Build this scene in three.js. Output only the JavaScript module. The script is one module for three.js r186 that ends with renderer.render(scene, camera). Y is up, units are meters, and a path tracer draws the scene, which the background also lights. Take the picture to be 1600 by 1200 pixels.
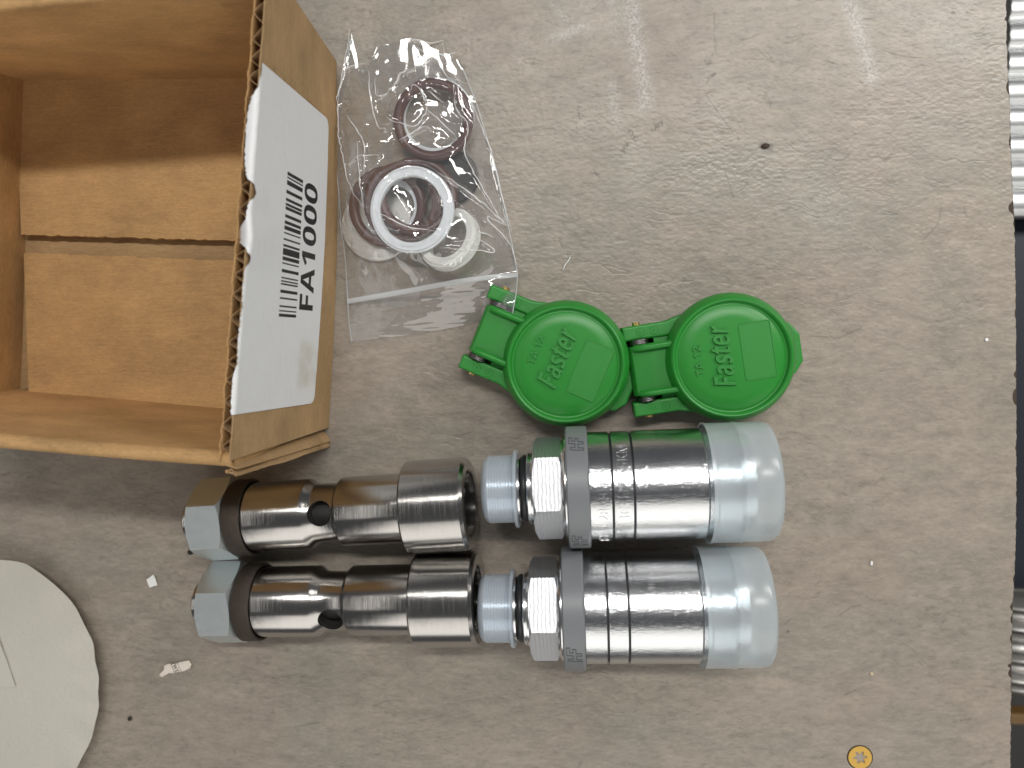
import * as THREE from 'three';
import { mergeGeometries, mergeVertices, toCreasedNormals } from 'three/addons/utils/BufferGeometryUtils.js';
import { RectAreaLightUniformsLib } from 'three/addons/lights/RectAreaLightUniformsLib.js';
import { FontLoader } from 'three/addons/loaders/FontLoader.js';
import { TextGeometry } from 'three/addons/geometries/TextGeometry.js';
import { Brush, Evaluator, SUBTRACTION, INTERSECTION } from 'three-bvh-csg';

// ------------------------------------------------------------------ camera, light, exposure
const MM = 0.001;                       // everything below is written in millimetres
const EYE = 290;                        // lens height above the bench
const scene = new THREE.Scene();
const camera = new THREE.PerspectiveCamera(53.13, 4 / 3, 0.01, 20);
const yc = new THREE.Vector3(-100, -70, 1200).normalize();
const xc = new THREE.Vector3(1, 0, 0).addScaledVector(yc, -yc.x).normalize();
const zc = new THREE.Vector3().crossVectors(xc, yc);
camera.quaternion.setFromRotationMatrix(new THREE.Matrix4().set(
  xc.x, xc.y, xc.z, 0, yc.x, yc.y, yc.z, 0, zc.x, zc.y, zc.z, 0, 0, 0, 0, 1));
camera.position.set(0, EYE * MM, 0);
camera.focus = 0.272; camera.userData.fStop = 9;
camera.updateMatrixWorld();
scene.add(camera);
const renderer = new THREE.WebGLRenderer({ antialias: true });
renderer.toneMapping = THREE.LinearToneMapping;
renderer.toneMappingExposure = 0.84;
renderer.shadowMap.enabled = true;
scene.background = new THREE.Color().setRGB(0.10, 0.102, 0.107);   // dim workshop around the bench
RectAreaLightUniformsLib.init();

// ------------------------------------------------------------------ helpers
/** where the sight line of photo pixel (u, v) meets the level h (mm) above the bench: [x, h, z] */
function P(u, v, h = 0) {
  const a = (u - 800) / 1200, b = (600 - v) / 1200, q = new THREE.Vector3(a, b, -1);
  const d = new THREE.Vector3(xc.dot(q), yc.dot(q), zc.dot(q)), k = (h - EYE) / d.y;
  return new THREE.Vector3(d.x * k, h, d.z * k);
}
let seed = 7;
const rnd = () => { seed = (seed + 0x6d2b79f5) | 0; let t = Math.imul(seed ^ (seed >>> 15), 1 | seed); t = (t + Math.imul(t ^ (t >>> 7), 61 | t)) ^ t; return ((t ^ (t >>> 14)) >>> 0) / 4294967296; };
const rr = (a, b) => a + (b - a) * rnd();
const clamp = (x, a = 0, b = 1) => Math.min(b, Math.max(a, x));
const mix = (a, b, t) => a + (b - a) * t;
const sstep = (a, b, x) => { const t = clamp((x - a) / (b - a)); return t * t * (3 - 2 * t); };
const HT = new Float32Array(65536); for (let i = 0; i < 65536; i++) HT[i] = rnd();
function vn(x, y) {
  const xi = Math.floor(x), yi = Math.floor(y), fx = x - xi, fy = y - yi;
  const u = fx * fx * (3 - 2 * fx), v = fy * fy * (3 - 2 * fy), a = xi & 255, b = (xi + 1) & 255, c = (yi & 255) << 8, d = ((yi + 1) & 255) << 8;
  return (HT[a | c] * (1 - u) + HT[b | c] * u) * (1 - v) + (HT[a | d] * (1 - u) + HT[b | d] * u) * v;
}
function fbm(x, y, o = 4) { let s = 0, a = 0.5, n = 0; for (let i = 0; i < o; i++) { s += a * vn(x + i * 17.3, y + i * 9.1); n += a; x *= 2.03; y *= 2.03; a *= 0.5; } return s / n; }
const used = {};
const numbered = (n) => { const k = used[n] = (used[n] ?? -1) + 1; return k ? n + '_' + String(k).padStart(3, '0') : n; };
function tag(o, label, category, group) { o.userData.label = label; o.userData.category = category; if (group) o.userData.group = group; return o; }
function thing(name, pos, turn, label, category, group) {
  const o = new THREE.Group(); o.name = numbered(name); o.position.set(pos[0] * MM, pos[1] * MM, pos[2] * MM); o.rotation.y = turn; scene.add(o);
  return tag(o, label, category, group);
}
function part(name, geo, mat, parent) {
  const list = Array.isArray(geo) ? geo : [geo];
  let g = list.length > 1 ? mergeGeometries(list.map((x) => { x = x.index ? x.toNonIndexed() : x; for (const k of Object.keys(x.attributes)) if (!['position', 'normal', 'uv'].includes(k)) x.deleteAttribute(k); return x; })) : list[0];
  g = g.clone().scale(MM, MM, MM);
  const m = new THREE.Mesh(g, mat); m.name = parent ? name : numbered(name); m.castShadow = m.receiveShadow = true;
  (parent || scene).add(m); return m;
}
/** surface of revolution about +x through (cy, cz); profile [[x, r], ...] runs along +x on the outside */
function rev(pr, seg = 96, cy = 0, crease = 0.6) {
  const pos = [], nor = [], uv = [], idx = [], n = pr.length - 1, sn = [];
  for (let i = 0; i < n; i++) { const dx = pr[i + 1][0] - pr[i][0], dr = pr[i + 1][1] - pr[i][1], l = Math.hypot(dx, dr) || 1; sn.push([-dr / l, dx / l]); }
  let len = 0;
  for (let i = 0; i < n; i++) {
    const l = Math.hypot(pr[i + 1][0] - pr[i][0], pr[i + 1][1] - pr[i][1]);
    for (let e = 0; e < 2; e++) {
      let nn = sn[i]; const o = e ? sn[i + 1] : sn[i - 1];
      if (o && o[0] * nn[0] + o[1] * nn[1] > Math.cos(crease)) { const a = nn[0] + o[0], b = nn[1] + o[1], q = Math.hypot(a, b); nn = [a / q, b / q]; }
      const [x, r] = pr[i + e];
      for (let k = 0; k <= seg; k++) { const t = k / seg * Math.PI * 2, c = Math.cos(t), s = Math.sin(t); pos.push(x, cy + r * c, r * s); nor.push(nn[0], nn[1] * c, nn[1] * s); uv.push(k / seg, (len + e * l) / 100); }
    }
    const b = pos.length / 3 - 2 * (seg + 1);
    for (let k = 0; k < seg; k++) { const p = b + k, q = b + seg + 1 + k; if (pr[i + 1][1] > 1e-6) idx.push(p, q + 1, q); if (pr[i][1] > 1e-6) idx.push(p, p + 1, q + 1); }
    len += l;
  }
  const g = new THREE.BufferGeometry();
  g.setAttribute('position', new THREE.Float32BufferAttribute(pos, 3)); g.setAttribute('normal', new THREE.Float32BufferAttribute(nor, 3)); g.setAttribute('uv', new THREE.Float32BufferAttribute(uv, 2)); g.setIndex(idx);
  return g;
}
/** same, about +y: profile [[r, y], ...] from the underside out and up to the top centre */
const revY = (pr, seg = 96, crease = 0.6) => rev(pr.map(([r, y]) => [y, r]), seg, 0, crease).rotateZ(Math.PI / 2);
function box(x0, x1, y0, y1, z0, z1) { return new THREE.BoxGeometry(x1 - x0, y1 - y0, z1 - z0).translate((x0 + x1) / 2, (y0 + y1) / 2, (z0 + z1) / 2); }
function shape(pts) { const s = new THREE.Shape(); pts.forEach(([x, y], i) => i ? s.lineTo(x, y) : s.moveTo(x, y)); s.closePath(); return s; }
function roundRect(x0, y0, x1, y1, r) {
  const s = new THREE.Shape(); s.moveTo(x0 + r, y0); s.lineTo(x1 - r, y0); s.absarc(x1 - r, y0 + r, r, -Math.PI / 2, 0); s.lineTo(x1, y1 - r); s.absarc(x1 - r, y1 - r, r, 0, Math.PI / 2);
  s.lineTo(x0 + r, y1); s.absarc(x0 + r, y1 - r, r, Math.PI / 2, Math.PI); s.lineTo(x0, y0 + r); s.absarc(x0 + r, y0 + r, r, Math.PI, Math.PI * 1.5); return s;
}
const extr = (s, d, b = 0, seg = 2) => new THREE.ExtrudeGeometry(s, { depth: d - 2 * b, bevelEnabled: b > 0, bevelSize: b, bevelThickness: b, bevelOffset: -b, bevelSegments: seg, curveSegments: 14, steps: 1 }).translate(0, 0, b);
/** a sheet lying flat: outline in (x, z), from level y0, thickness d */
const flat = (pts, y0, d, b = 0) => extr(shape(pts.map(([x, z]) => [x, -z])), d, b).rotateX(-Math.PI / 2).translate(0, y0, 0);
/** a grid surface from f(s, t) -> [x, y, z] */
function sheet(f, ns, nt, flip) {
  const pos = [], uv = [], idx = [];
  for (let j = 0; j <= nt; j++) for (let i = 0; i <= ns; i++) { const p = f(i / ns, j / nt); pos.push(p[0], p[1], p[2]); uv.push(p[3] ?? i / ns, p[4] ?? j / nt); }
  for (let j = 0; j < nt; j++) for (let i = 0; i < ns; i++) { const a = j * (ns + 1) + i, b = a + 1, c = a + ns + 1, d = c + 1; flip ? idx.push(a, c, b, b, c, d) : idx.push(a, b, c, b, d, c); }
  const g = new THREE.BufferGeometry(); g.setAttribute('position', new THREE.Float32BufferAttribute(pos, 3)); g.setAttribute('uv', new THREE.Float32BufferAttribute(uv, 2)); g.setIndex(idx); g.computeVertexNormals(); return g;
}
/** a closed slab between the sheets f (inner side) and g (outer side) */
function slab(f, g, ns, nt) {
  const rim = (h) => sheet(h, ns, 1), side = (h) => sheet(h, 1, nt);
  return [sheet(f, ns, nt, true), sheet(g, ns, nt), rim((s, t) => (t ? f : g)(s, 1)), rim((s, t) => (t ? g : f)(s, 0)), side((s, t) => (s ? f : g)(1, t)), side((s, t) => (s ? g : f)(0, t))];
}
function tubeGeo(pts, r, seg = 40, rs = 8, closed = false) { return new THREE.TubeGeometry(new THREE.CatmullRomCurve3(pts.map((p) => p.isVector3 ? p : new THREE.Vector3(...p)), closed), seg, r, rs, closed); }

// ------------------------------------------------------------------ textures
function tex(N, M, ch, f, srgb) {
  const d = new Uint8Array(N * M * 4);
  for (let y = 0; y < M; y++) for (let x = 0; x < N; x++) { const c = f(x, y), o = (y * N + x) * 4; for (let k = 0; k < 3; k++) d[o + k] = clamp(ch === 1 ? c : c[k]) * 255 + 0.5; d[o + 3] = 255; }
  const t = new THREE.DataTexture(d, N, M, THREE.RGBAFormat); t.magFilter = THREE.LinearFilter; t.minFilter = THREE.LinearFilter; t.wrapS = t.wrapT = THREE.RepeatWrapping; if (srgb) t.colorSpace = THREE.SRGBColorSpace; t.needsUpdate = true; return t;
}
const TN = 2048, TW = 430, TX0 = -250, TZ0 = -165;               // bench texture: 430 mm square
const toT = (u, v) => { const p = P(u, v, 0); return [(p.x - TX0) / TW * TN, (p.z - TZ0) / TW * TN]; };
const bumpA = new Float32Array(TN * TN), dark = new Float32Array(TN * TN), white = new Float32Array(TN * TN), veil = new Float32Array(TN * TN);
for (let y = 0; y < TN; y++) for (let x = 0; x < TN; x++) {
  const i = y * TN + x, wx = x + 40 * (fbm(x / 90, y / 90, 3) - 0.5), wy = y + 46 * (fbm(x / 70 + 31, y / 70, 3) - 0.5);
  const a = fbm(wx / 44, wy / 13, 4), r1 = 1 - Math.abs(2 * vn(wx / 46 + 5, wy / 15) - 1), r2 = 1 - Math.abs(2 * fbm(wx / 150 + 50, wy / 26, 3) - 1), fine = fbm(x / 7, y / 4, 3);
  const vein = sstep(0.955, 1, r2) * sstep(0.56, 0.72, fbm(x / 40 + 9, y / 30 + 3, 2));
  const fleck = sstep(0.60, 0.8, fbm(wx / 15 + 70, wy / 4.4, 3)) * sstep(0.34, 0.64, fbm(x / 120 + 3, y / 80 + 61, 2));
  bumpA[i] = 0.22 * a + 0.12 * r1 * r1 + 0.66 * fine - 0.30 * vein;
  dark[i] = 0.16 * vein + 0.27 * fleck + 0.14 * sstep(0.85, 1, r1) * a;
}
function stroke(arr, pts, w, amt, rough = 0) {
  const q = pts.map(([u, v]) => toT(u, v));
  for (let k = 0; k < q.length - 1; k++) {
    const [ax, ay] = q[k], [bx, by] = q[k + 1], W = w * 3;
    for (let y = Math.max(0, Math.floor(Math.min(ay, by) - W)); y <= Math.min(TN - 1, Math.max(ay, by) + W); y++) for (let x = Math.max(0, Math.floor(Math.min(ax, bx) - W)); x <= Math.min(TN - 1, Math.max(ax, bx) + W); x++) {
      const t = clamp(((x - ax) * (bx - ax) + (y - ay) * (by - ay)) / ((bx - ax) ** 2 + (by - ay) ** 2 + 1e-6)), d = Math.hypot(x - ax - t * (bx - ax), y - ay - t * (by - ay));
      let v = amt * Math.exp(-(d * d) / (w * w)); if (rough) v *= arr === white ? sstep(0.25, 0.78, fbm(x / 2.2, y / 2.6, 3)) : sstep(0.38, 0.62, fbm(x / 3, y / 4, 3));
      arr[y * TN + x] = Math.max(arr[y * TN + x], v);
    }
  }
}
// dark scuffs and a dent of the worn laminate
for (const [pts, w, a, r] of [
  [[[982, 205], [990, 214], [993, 218]], 4, 0.9, 1], [[[1012, 206], [1024, 199], [1038, 190]], 4.5, 0.8, 1], [[[970, 242], [976, 232], [979, 226]], 4, 0.8, 1], [[[925, 268], [934, 273]], 4, 0.7, 1],
  [[[1192, 228], [1202, 229]], 6, 1, 0], [[[1100, 95], [1108, 100], [1112, 88]], 4, 0.7, 1], [[[1113, 118], [1116, 116]], 3, 0.9, 0], [[[1115, 20], [1118, 80]], 2.2, 0.45, 1], [[[1195, 150], [1205, 165]], 4, 0.5, 1],
  [[[903, 165], [904, 185]], 3, 0.6, 1], [[[900, 190], [903, 240]], 1.6, 0.3, 1], [[[1132, 270], [1140, 290], [1145, 308]], 1.4, 0.4, 0], [[[1100, 145], [1145, 208]], 1.1, 0.4, 0], [[[716, 95], [722, 105]], 5, 0.7, 1],
  [[[1265, 525], [1310, 528], [1345, 512]], 1.6, 0.4, 0], [[[1470, 327], [1465, 350], [1440, 378]], 1.6, 0.35, 0], [[[1312, 960], [1330, 948], [1345, 945]], 1.6, 0.45, 0], [[[1320, 1085], [1336, 1078]], 1.4, 0.5, 0],
  [[[530, 430], [538, 437], [560, 430]], 1.4, 0.5, 0], [[[515, 560], [540, 550], [555, 555]], 1.4, 0.4, 0], [[[150, 1110], [172, 1112]], 2, 0.5, 0], [[[1488, 1128], [1520, 1122]], 2, 0.5, 1], [[[1445, 1090], [1470, 1085]], 1.8, 0.4, 1],
  [[[1487, 20], [1490, 20]], 2.2, 0.8, 0], [[[1230, 987], [1231, 986]], 2, 0.9, 0], [[[1225, 975], [1236, 966]], 1.2, 0.5, 0], [[[460, 1135], [500, 1128]], 1.6, 0.35, 0], [[[700, 1100], [760, 1090]], 1.5, 0.3, 0],
  [[[1380, 250], [1395, 240]], 1.5, 0.4, 0], [[[430, 1060], [470, 1052]], 1.5, 0.3, 0], [[[655, 1125], [690, 1118]], 1.5, 0.35, 0],
]) stroke(dark, pts, w, a, r);
for (const [pts, w, a] of [  // pale streaks: lamp glare painted into the bench colour
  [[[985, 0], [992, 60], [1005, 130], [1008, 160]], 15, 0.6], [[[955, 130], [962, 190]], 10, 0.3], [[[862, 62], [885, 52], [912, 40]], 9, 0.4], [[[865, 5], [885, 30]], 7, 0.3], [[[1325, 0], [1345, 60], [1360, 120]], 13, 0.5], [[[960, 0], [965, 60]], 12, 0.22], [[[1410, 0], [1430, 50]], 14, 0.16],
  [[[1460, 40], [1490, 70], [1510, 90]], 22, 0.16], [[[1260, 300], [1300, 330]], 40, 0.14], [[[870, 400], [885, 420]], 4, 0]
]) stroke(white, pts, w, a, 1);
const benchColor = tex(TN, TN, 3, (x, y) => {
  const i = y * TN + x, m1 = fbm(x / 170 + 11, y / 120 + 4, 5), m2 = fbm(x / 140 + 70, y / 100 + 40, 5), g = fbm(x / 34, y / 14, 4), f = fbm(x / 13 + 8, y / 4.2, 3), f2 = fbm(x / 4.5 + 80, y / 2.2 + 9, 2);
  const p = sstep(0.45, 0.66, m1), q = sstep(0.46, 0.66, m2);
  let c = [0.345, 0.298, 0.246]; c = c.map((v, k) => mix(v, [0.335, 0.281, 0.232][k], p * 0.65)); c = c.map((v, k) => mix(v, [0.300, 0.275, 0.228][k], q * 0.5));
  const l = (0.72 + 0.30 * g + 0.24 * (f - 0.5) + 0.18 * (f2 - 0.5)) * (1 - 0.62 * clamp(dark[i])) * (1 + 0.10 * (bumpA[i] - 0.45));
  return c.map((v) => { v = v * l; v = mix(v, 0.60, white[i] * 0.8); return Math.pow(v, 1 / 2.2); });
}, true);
const benchBump = tex(TN, TN, 1, (x, y) => clamp(bumpA[y * TN + x] * 0.9 - 0.25 * dark[y * TN + x] + 0.1));
const benchRough = tex(1024, 1024, 1, (x, y) => { const i = (y * 2) * TN + x * 2; return clamp(0.40 + 0.22 * (fbm(x / 60, y / 50, 4) - 0.5) + 0.12 * (bumpA[i] - 0.5) - 0.10 * white[i]); });
const kraftColor = tex(1024, 1024, 3, (x, y) => {
  const f = fbm(x / 40, y / 4, 3), g = fbm(x / 9, y / 3.2, 3), b = fbm(x / 120, y / 90, 4), s = sstep(0.76, 0.86, fbm(x / 7 + 33, y / 4, 3));
  const l = 0.98 + 0.22 * (f - 0.5) + 0.3 * (g - 0.5) + 0.45 * (b - 0.42) - 0.22 * s;
  return [0.485 * l, 0.297 * l, 0.130 * l].map((v) => Math.pow(clamp(v), 1 / 2.2));
}, true);
const kraftBump = tex(512, 512, 1, (x, y) => 0.5 * fbm(x / 20, y / 3, 3) + 0.5 * fbm(x / 5, y / 3, 2));
const lathed = tex(64, 2048, 1, (x, y) => clamp(0.5 + 0.9 * (fbm(y / 3.1, 3.3, 3) - 0.5) + 0.25 * (vn(x / 40, y / 2) - 0.5)));
const grainBump = tex(1024, 1024, 1, (x, y) => fbm(x / 5, y / 5, 2));
const grainRough = tex(512, 512, 1, (x, y) => clamp(0.205 + 0.06 * (fbm(x / 50, y / 50, 3) - 0.5) + 0.10 * (vn(x / 2, y / 2) - 0.5)));
const speckBump = tex(1024, 1024, 1, (x, y) => clamp(0.75 * vn(x / 11, y / 11) + 0.35 * vn(x / 5 + 40, y / 5)));
const millBump = tex(512, 512, 1, (x, y) => clamp(0.5 + 0.5 * Math.sin((x + 26 * (fbm(x / 90, y / 60, 3) - 0.5)) / 512 * Math.PI * 2 * 9) * (0.5 + 0.5 * vn(x / 40, y / 30)) * 0.6 + 0.4 * (fbm(x / 5, y / 18, 3) - 0.5)));
const paperBump = tex(512, 512, 1, (x, y) => fbm(x / 30, y / 30, 5));
const smudge2 = tex(512, 512, 1, (x, y) => clamp(0.44 + 0.12 * (fbm(x / 50, y / 50, 5) - 0.5)));
const smudge = tex(512, 512, 1, (x, y) => clamp(0.5 + 1.1 * (fbm(x / 60, y / 60, 5) - 0.5)));

// ------------------------------------------------------------------ materials (linear base colours)
const lin = (r, g, b) => new THREE.Color().setRGB(r, g, b);
const mat = (c, rough, o = {}) => new THREE.MeshPhysicalMaterial({ color: lin(...c), roughness: rough, side: THREE.DoubleSide, ...o });
const rep = (t, x, y) => { const c = t.clone(); c.repeat.set(x, y); c.needsUpdate = true; return c; };
const M = {
  bench: mat([1, 1, 1], 1, { map: benchColor, bumpMap: benchBump, bumpScale: 0.00024, roughnessMap: benchRough, specularIntensity: 0.9 }),
  core: mat([0.055, 0.038, 0.028], 0.9), kraft: mat([1, 1, 1], 0.82, { map: kraftColor, bumpMap: kraftBump, bumpScale: 0.00006, specularIntensity: 0.4 }),
  kraftOut: mat([0.80, 0.86, 0.98], 0.82, { map: kraftColor, bumpMap: kraftBump, bumpScale: 0.00006, specularIntensity: 0.4 }),
  flute: mat([0.40, 0.25, 0.125], 0.9), kraftDark: mat([0.2, 0.12, 0.06], 0.9),
  steel: mat([0.46, 0.445, 0.425], 0.17, { metalness: 1, bumpMap: rep(lathed, 1, 5), bumpScale: 0.000012 }),
  holeShade: mat([0.035, 0.033, 0.031], 0.55, { metalness: 0.3 }), boreShade2: mat([0.05, 0.05, 0.055], 0.5, { metalness: 0.6 }), boreShade: mat([0.10, 0.097, 0.093], 0.4, { metalness: 1 }),  // metal darkened for the shade in holes, bore and grooves
  nut: mat([0.66, 0.71, 0.715], 0.33, { metalness: 1, bumpMap: rep(grainBump, 3, 3), bumpScale: 0.00002, roughnessMap: smudge2, roughness: 1 }),
  washer: mat([0.062, 0.050, 0.040], 0.45, { metalness: 0.75, bumpMap: rep(grainBump, 6, 1), bumpScale: 0.00012 }),
  zinc: mat([0.68, 0.69, 0.70], 1, { metalness: 1, roughnessMap: rep(grainRough, 3, 3), bumpMap: rep(speckBump, 3.7, 3.7), bumpScale: 0.00005 }),
  zincSmooth: mat([0.80, 0.80, 0.80], 0.2, { metalness: 1 }),
  milled: mat([0.68, 0.69, 0.71], 0.48, { metalness: 1, bumpMap: millBump, bumpScale: 0.00016 }),
  green: mat([0.018, 0.222, 0.025], 0.38, { bumpMap: rep(smudge, 2, 2), bumpScale: 0.00004 }),
  rubber: mat([0.012, 0.012, 0.013], 0.42), greyRing: mat([0.185, 0.195, 0.205], 0.42), greyDark: mat([0.085, 0.09, 0.095], 0.5),
  capPlastic: mat([0.80, 0.865, 0.895], 0.26, { transmission: 0.67, thickness: 0, ior: 1.45 }),
  threadCap: mat([0.74, 0.82, 0.90], 0.3, { transmission: 0.6, thickness: 0, ior: 1.45 }),
  film: mat([0.97, 0.97, 0.97], 0.06, { transmission: 0.95, thickness: 0, ior: 1.9 }),
  crease: mat([0.95, 0.95, 0.95], 0.2, { transmission: 0.24, thickness: 0, ior: 1.9 }),  // milky white that paints highlight lines on the film folds
  zip: mat([0.84, 0.87, 0.89], 0.35, { transmission: 0.6, thickness: 0 }),
  brown: mat([0.088, 0.036, 0.032], 0.33), ptfe: mat([0.80, 0.84, 0.88], 0.35), ptfeCream: mat([0.80, 0.81, 0.77], 0.38),
  silver: mat([0.56, 0.55, 0.53], 0.3, { metalness: 1, bumpMap: rep(grainBump, 2, 2), bumpScale: 0.00012 }),
  paper: mat([0.78, 0.78, 0.77], 0.7), discPaper: mat([0.52, 0.50, 0.44], 0.75, { bumpMap: rep(paperBump, 3, 3), bumpScale: 0.0002 }),
  brass: mat([0.62, 0.38, 0.075], 0.35, { metalness: 0.15 }), brassDark: mat([0.16, 0.13, 0.10], 0.35, { metalness: 1 }), spring: mat([0.16, 0.15, 0.15], 0.3, { metalness: 1 }),
  pin: mat([0.75, 0.55, 0.22], 0.3, { metalness: 1 }), crumb: mat([0.02, 0.016, 0.014], 0.7), tan: mat([0.55, 0.45, 0.3], 0.8),
};

// ------------------------------------------------------------------ workshop lamps and added fill lights
function lamp(pos, w, d, I, color, aim, label) {
  const t = thing('lamp_or_added_light', pos, 0, label, 'lamp', 'strip lamps above the bench');
  t.lookAt(aim[0] * MM, aim[1] * MM, aim[2] * MM);                          // +z of the fitting faces the bench
  part('housing', box(-w / 2 - 15, w / 2 + 15, -d / 2 - 15, d / 2 + 15, -60, -12), mat([0.7, 0.7, 0.7], 0.5), t);
  part('diffuser', box(-w / 2, w / 2, -d / 2, d / 2, -10, -6), new THREE.MeshStandardMaterial({ color: 0xffffff, emissive: color, emissiveIntensity: 1.2 }), t);
  const l = new THREE.RectAreaLight(color, I, w * MM, d * MM); scene.add(l);
  l.position.copy(t.position); l.lookAt(aim[0] * MM, aim[1] * MM, aim[2] * MM);
}
lamp([200, 1500, -700], 1150, 85, 62, lin(1, 0.985, 0.955), [200, 0, 0], 'long white strip lamp high above the far side of the bench');
lamp([540, 345, -310], 520, 70, 27, lin(1, 0.98, 0.95), [540, 0, 0], 'short strip of added fill light low beyond the far right of the bench');  // added light, brightens the bench towards its far right
lamp([-900, 1150, -60], 1100, 90, 2.6, lin(1, 0.97, 0.93), [0, 0, -60], 'white strip lamp above the box end of the bench');
lamp([900, 1500, 1500], 3400, 2300, 0.36, lin(1, 0.97, 0.92), [900, 1500, 0], 'wide unseen light panel added for pale metal reflections past the near side of the bench');  // added panel, gives the metal pale reflections and some fill

// ------------------------------------------------------------------ setting: bench top and what shows past its edge
{
  const top = new THREE.Group(); top.name = 'workbench_top'; top.userData.kind = 'structure'; scene.add(top);
  const edge = [[1573, -260], [1573, 0], [1575, 100], [1579, 170], [1581, 250], [1583, 300], [1586, 350], [1588, 450], [1589, 600], [1589, 800], [1587, 880], [1583, 950], [1581, 1060], [1580, 1200], [1578, 1500]];
  const at = (v) => { let k = 0; while (k < edge.length - 2 && edge[k + 1][1] < v) k++; const [a, b] = [edge[k], edge[k + 1]]; return mix(a[0], b[0], (v - a[1]) / (b[1] - a[1])); };
  const chips = [[30, 4, 4], [66, 3, 5], [137, 5, 10], [222, 4, 12], [325, 9, 10], [350, 3, 6], [490, 3, 9], [585, 5, 6], [620, 7, 14], [700, 3, 5], [905, 3, 6], [948, 5, 6], [968, 4, 8], [998, 4, 7], [1040, 8, 3], [1052, 6, 8], [1100, 2, 6], [1160, 2, 5]];
  const lamEdge = [], coreEdge = [];
  for (let v = -260; v <= 1500; v += 3) {
    let d = 1.4 * vn(v / 5, 3) + 0.9 * vn(v / 2, 8);
    for (const [c, a, w] of chips) { const q = Math.abs(v - c) / w; if (q < 1) d = Math.max(d, a * Math.pow(1 - q * q, 0.6)); }
    const p = P(at(v) - d, v, 0); lamEdge.push([p.x, p.z]);
    if (Math.round(v) % 2 === 0) { const q = P(at(v) - 0.4, v, -1); coreEdge.push([q.x, q.z]); }
  }
  const z0 = lamEdge[0][1], z1 = lamEdge.at(-1)[1], XL = -520;
  const lam = flat([[XL, z0], ...lamEdge, [XL, z1]], -0.9, 0.9);
  const p = lam.attributes.position, uv = lam.attributes.uv; for (let i = 0; i < p.count; i++) uv.setXY(i, (p.getX(i) - TX0) / TW, (p.getZ(i) - TZ0) / TW);
  part('laminate', lam, M.bench, top);
  part('board', flat([[XL, z0], ...coreEdge, [XL, z1]], -22, 20.9), M.core, top);
  const floor = part('floor', box(-1500, 1500, -910, -900, -1200, 1200), mat([0.06, 0.058, 0.055], 0.7)); floor.userData.kind = 'structure';

  // bright corrugated sheet below the edge, upper part of the frame
  const y0 = -150, a0 = P(1560, -160, y0), a1 = P(1560, 338, y0), per = (P(1590, 300, y0).z - P(1590, 256.5, y0).z);
  const N = Math.round((a1.z - a0.z) / per), L = N * per, zA = a1.z - L;
  const wave = (q) => { const f = q - Math.floor(q); return -3.6 * Math.pow(Math.abs(Math.sin(Math.PI * f)), 0.45) + 0.7 * Math.exp(-(((f - 0.86) / 0.05) ** 2)); };
  const cs = (dy) => (s, t) => [230 + s * 170, y0 + dy - wave(t * N) - 3, zA + t * L];
  tag(part('corrugated_sheet', slab(cs(-1), cs(0), 1, N * 28).map((g) => g), mat([0.62, 0.63, 0.63], 0.34, { metalness: 0.85 })), 'bright corrugated metal sheet beyond the top right edge of the bench', 'metal sheet');
  const b0 = P(1590, 340, -170), b1 = P(1590, 922, -170);
  const bin = thing('dark_blue_bin', [300, -260, (b0.z + b1.z) / 2], 0, 'dark navy blue bin beyond the right edge of the bench', 'bin');
  const bh = (b1.z - b0.z) / 2 - 1;
  part('bin_shell', [extr(roundRect(-85, -bh, 120, bh, 12), 84, 3).rotateX(-Math.PI / 2)], mat([0.003, 0.0055, 0.010], 0.6, { bumpMap: rep(paperBump, 2, 2), bumpScale: 0.003 }), bin);
  part('bin_rim', [extr(roundRect(-88, -bh - 0.5, 123, bh + 0.5, 12), 7, 2).rotateX(-Math.PI / 2).translate(0, 84, 0)], mat([0.004, 0.008, 0.015], 0.5), bin);
  const k0 = P(1580, 940, -175);
  const knob = thing('pale_round_lid', [k0.x, -186, k0.z], 0, 'pale round lid showing past the right bench edge above the hose', 'lid');
  part('lid_top', revY([[0, 0], [13, 0], [13, 8], [11.5, 10.5], [0, 11]], 48), mat([0.6, 0.59, 0.53], 0.5), knob);
  const h0 = P(1584, 945, -150), h1 = P(1584, 1092, -150), hp = [], hl = h1.z - h0.z;
  for (let i = 0; i <= 90; i++) { const t = i / 90; hp.push([t * hl, 21 + 5.5 * Math.abs(Math.sin(t * 4.5 * Math.PI * 2)) * (0.7 + 0.3 * Math.sin(t * 23))]); }
  const hose = thing('ribbed_hose', [h0.x + 14, -176, h0.z], 0, 'grey ribbed metal hose beyond the lower right bench edge', 'hose');
  part('hose_body', rev([[0, 0], ...hp, [hl, 0]], 40).rotateY(-Math.PI / 2), mat([0.36, 0.35, 0.33], 0.4, { metalness: 0.8 }), hose);
  const w0 = P(1580, 1126, -150);
  tag(part('wooden_strip', extr(roundRect(0, -4, 150, 2.5, 2), 12, 1.5).rotateX(-Math.PI / 2).translate(w0.x - 30, -165, w0.z), mat([0.13, 0.07, 0.018], 0.5)), 'amber brown wooden strip past the lower right bench edge', 'strip');
}

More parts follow.
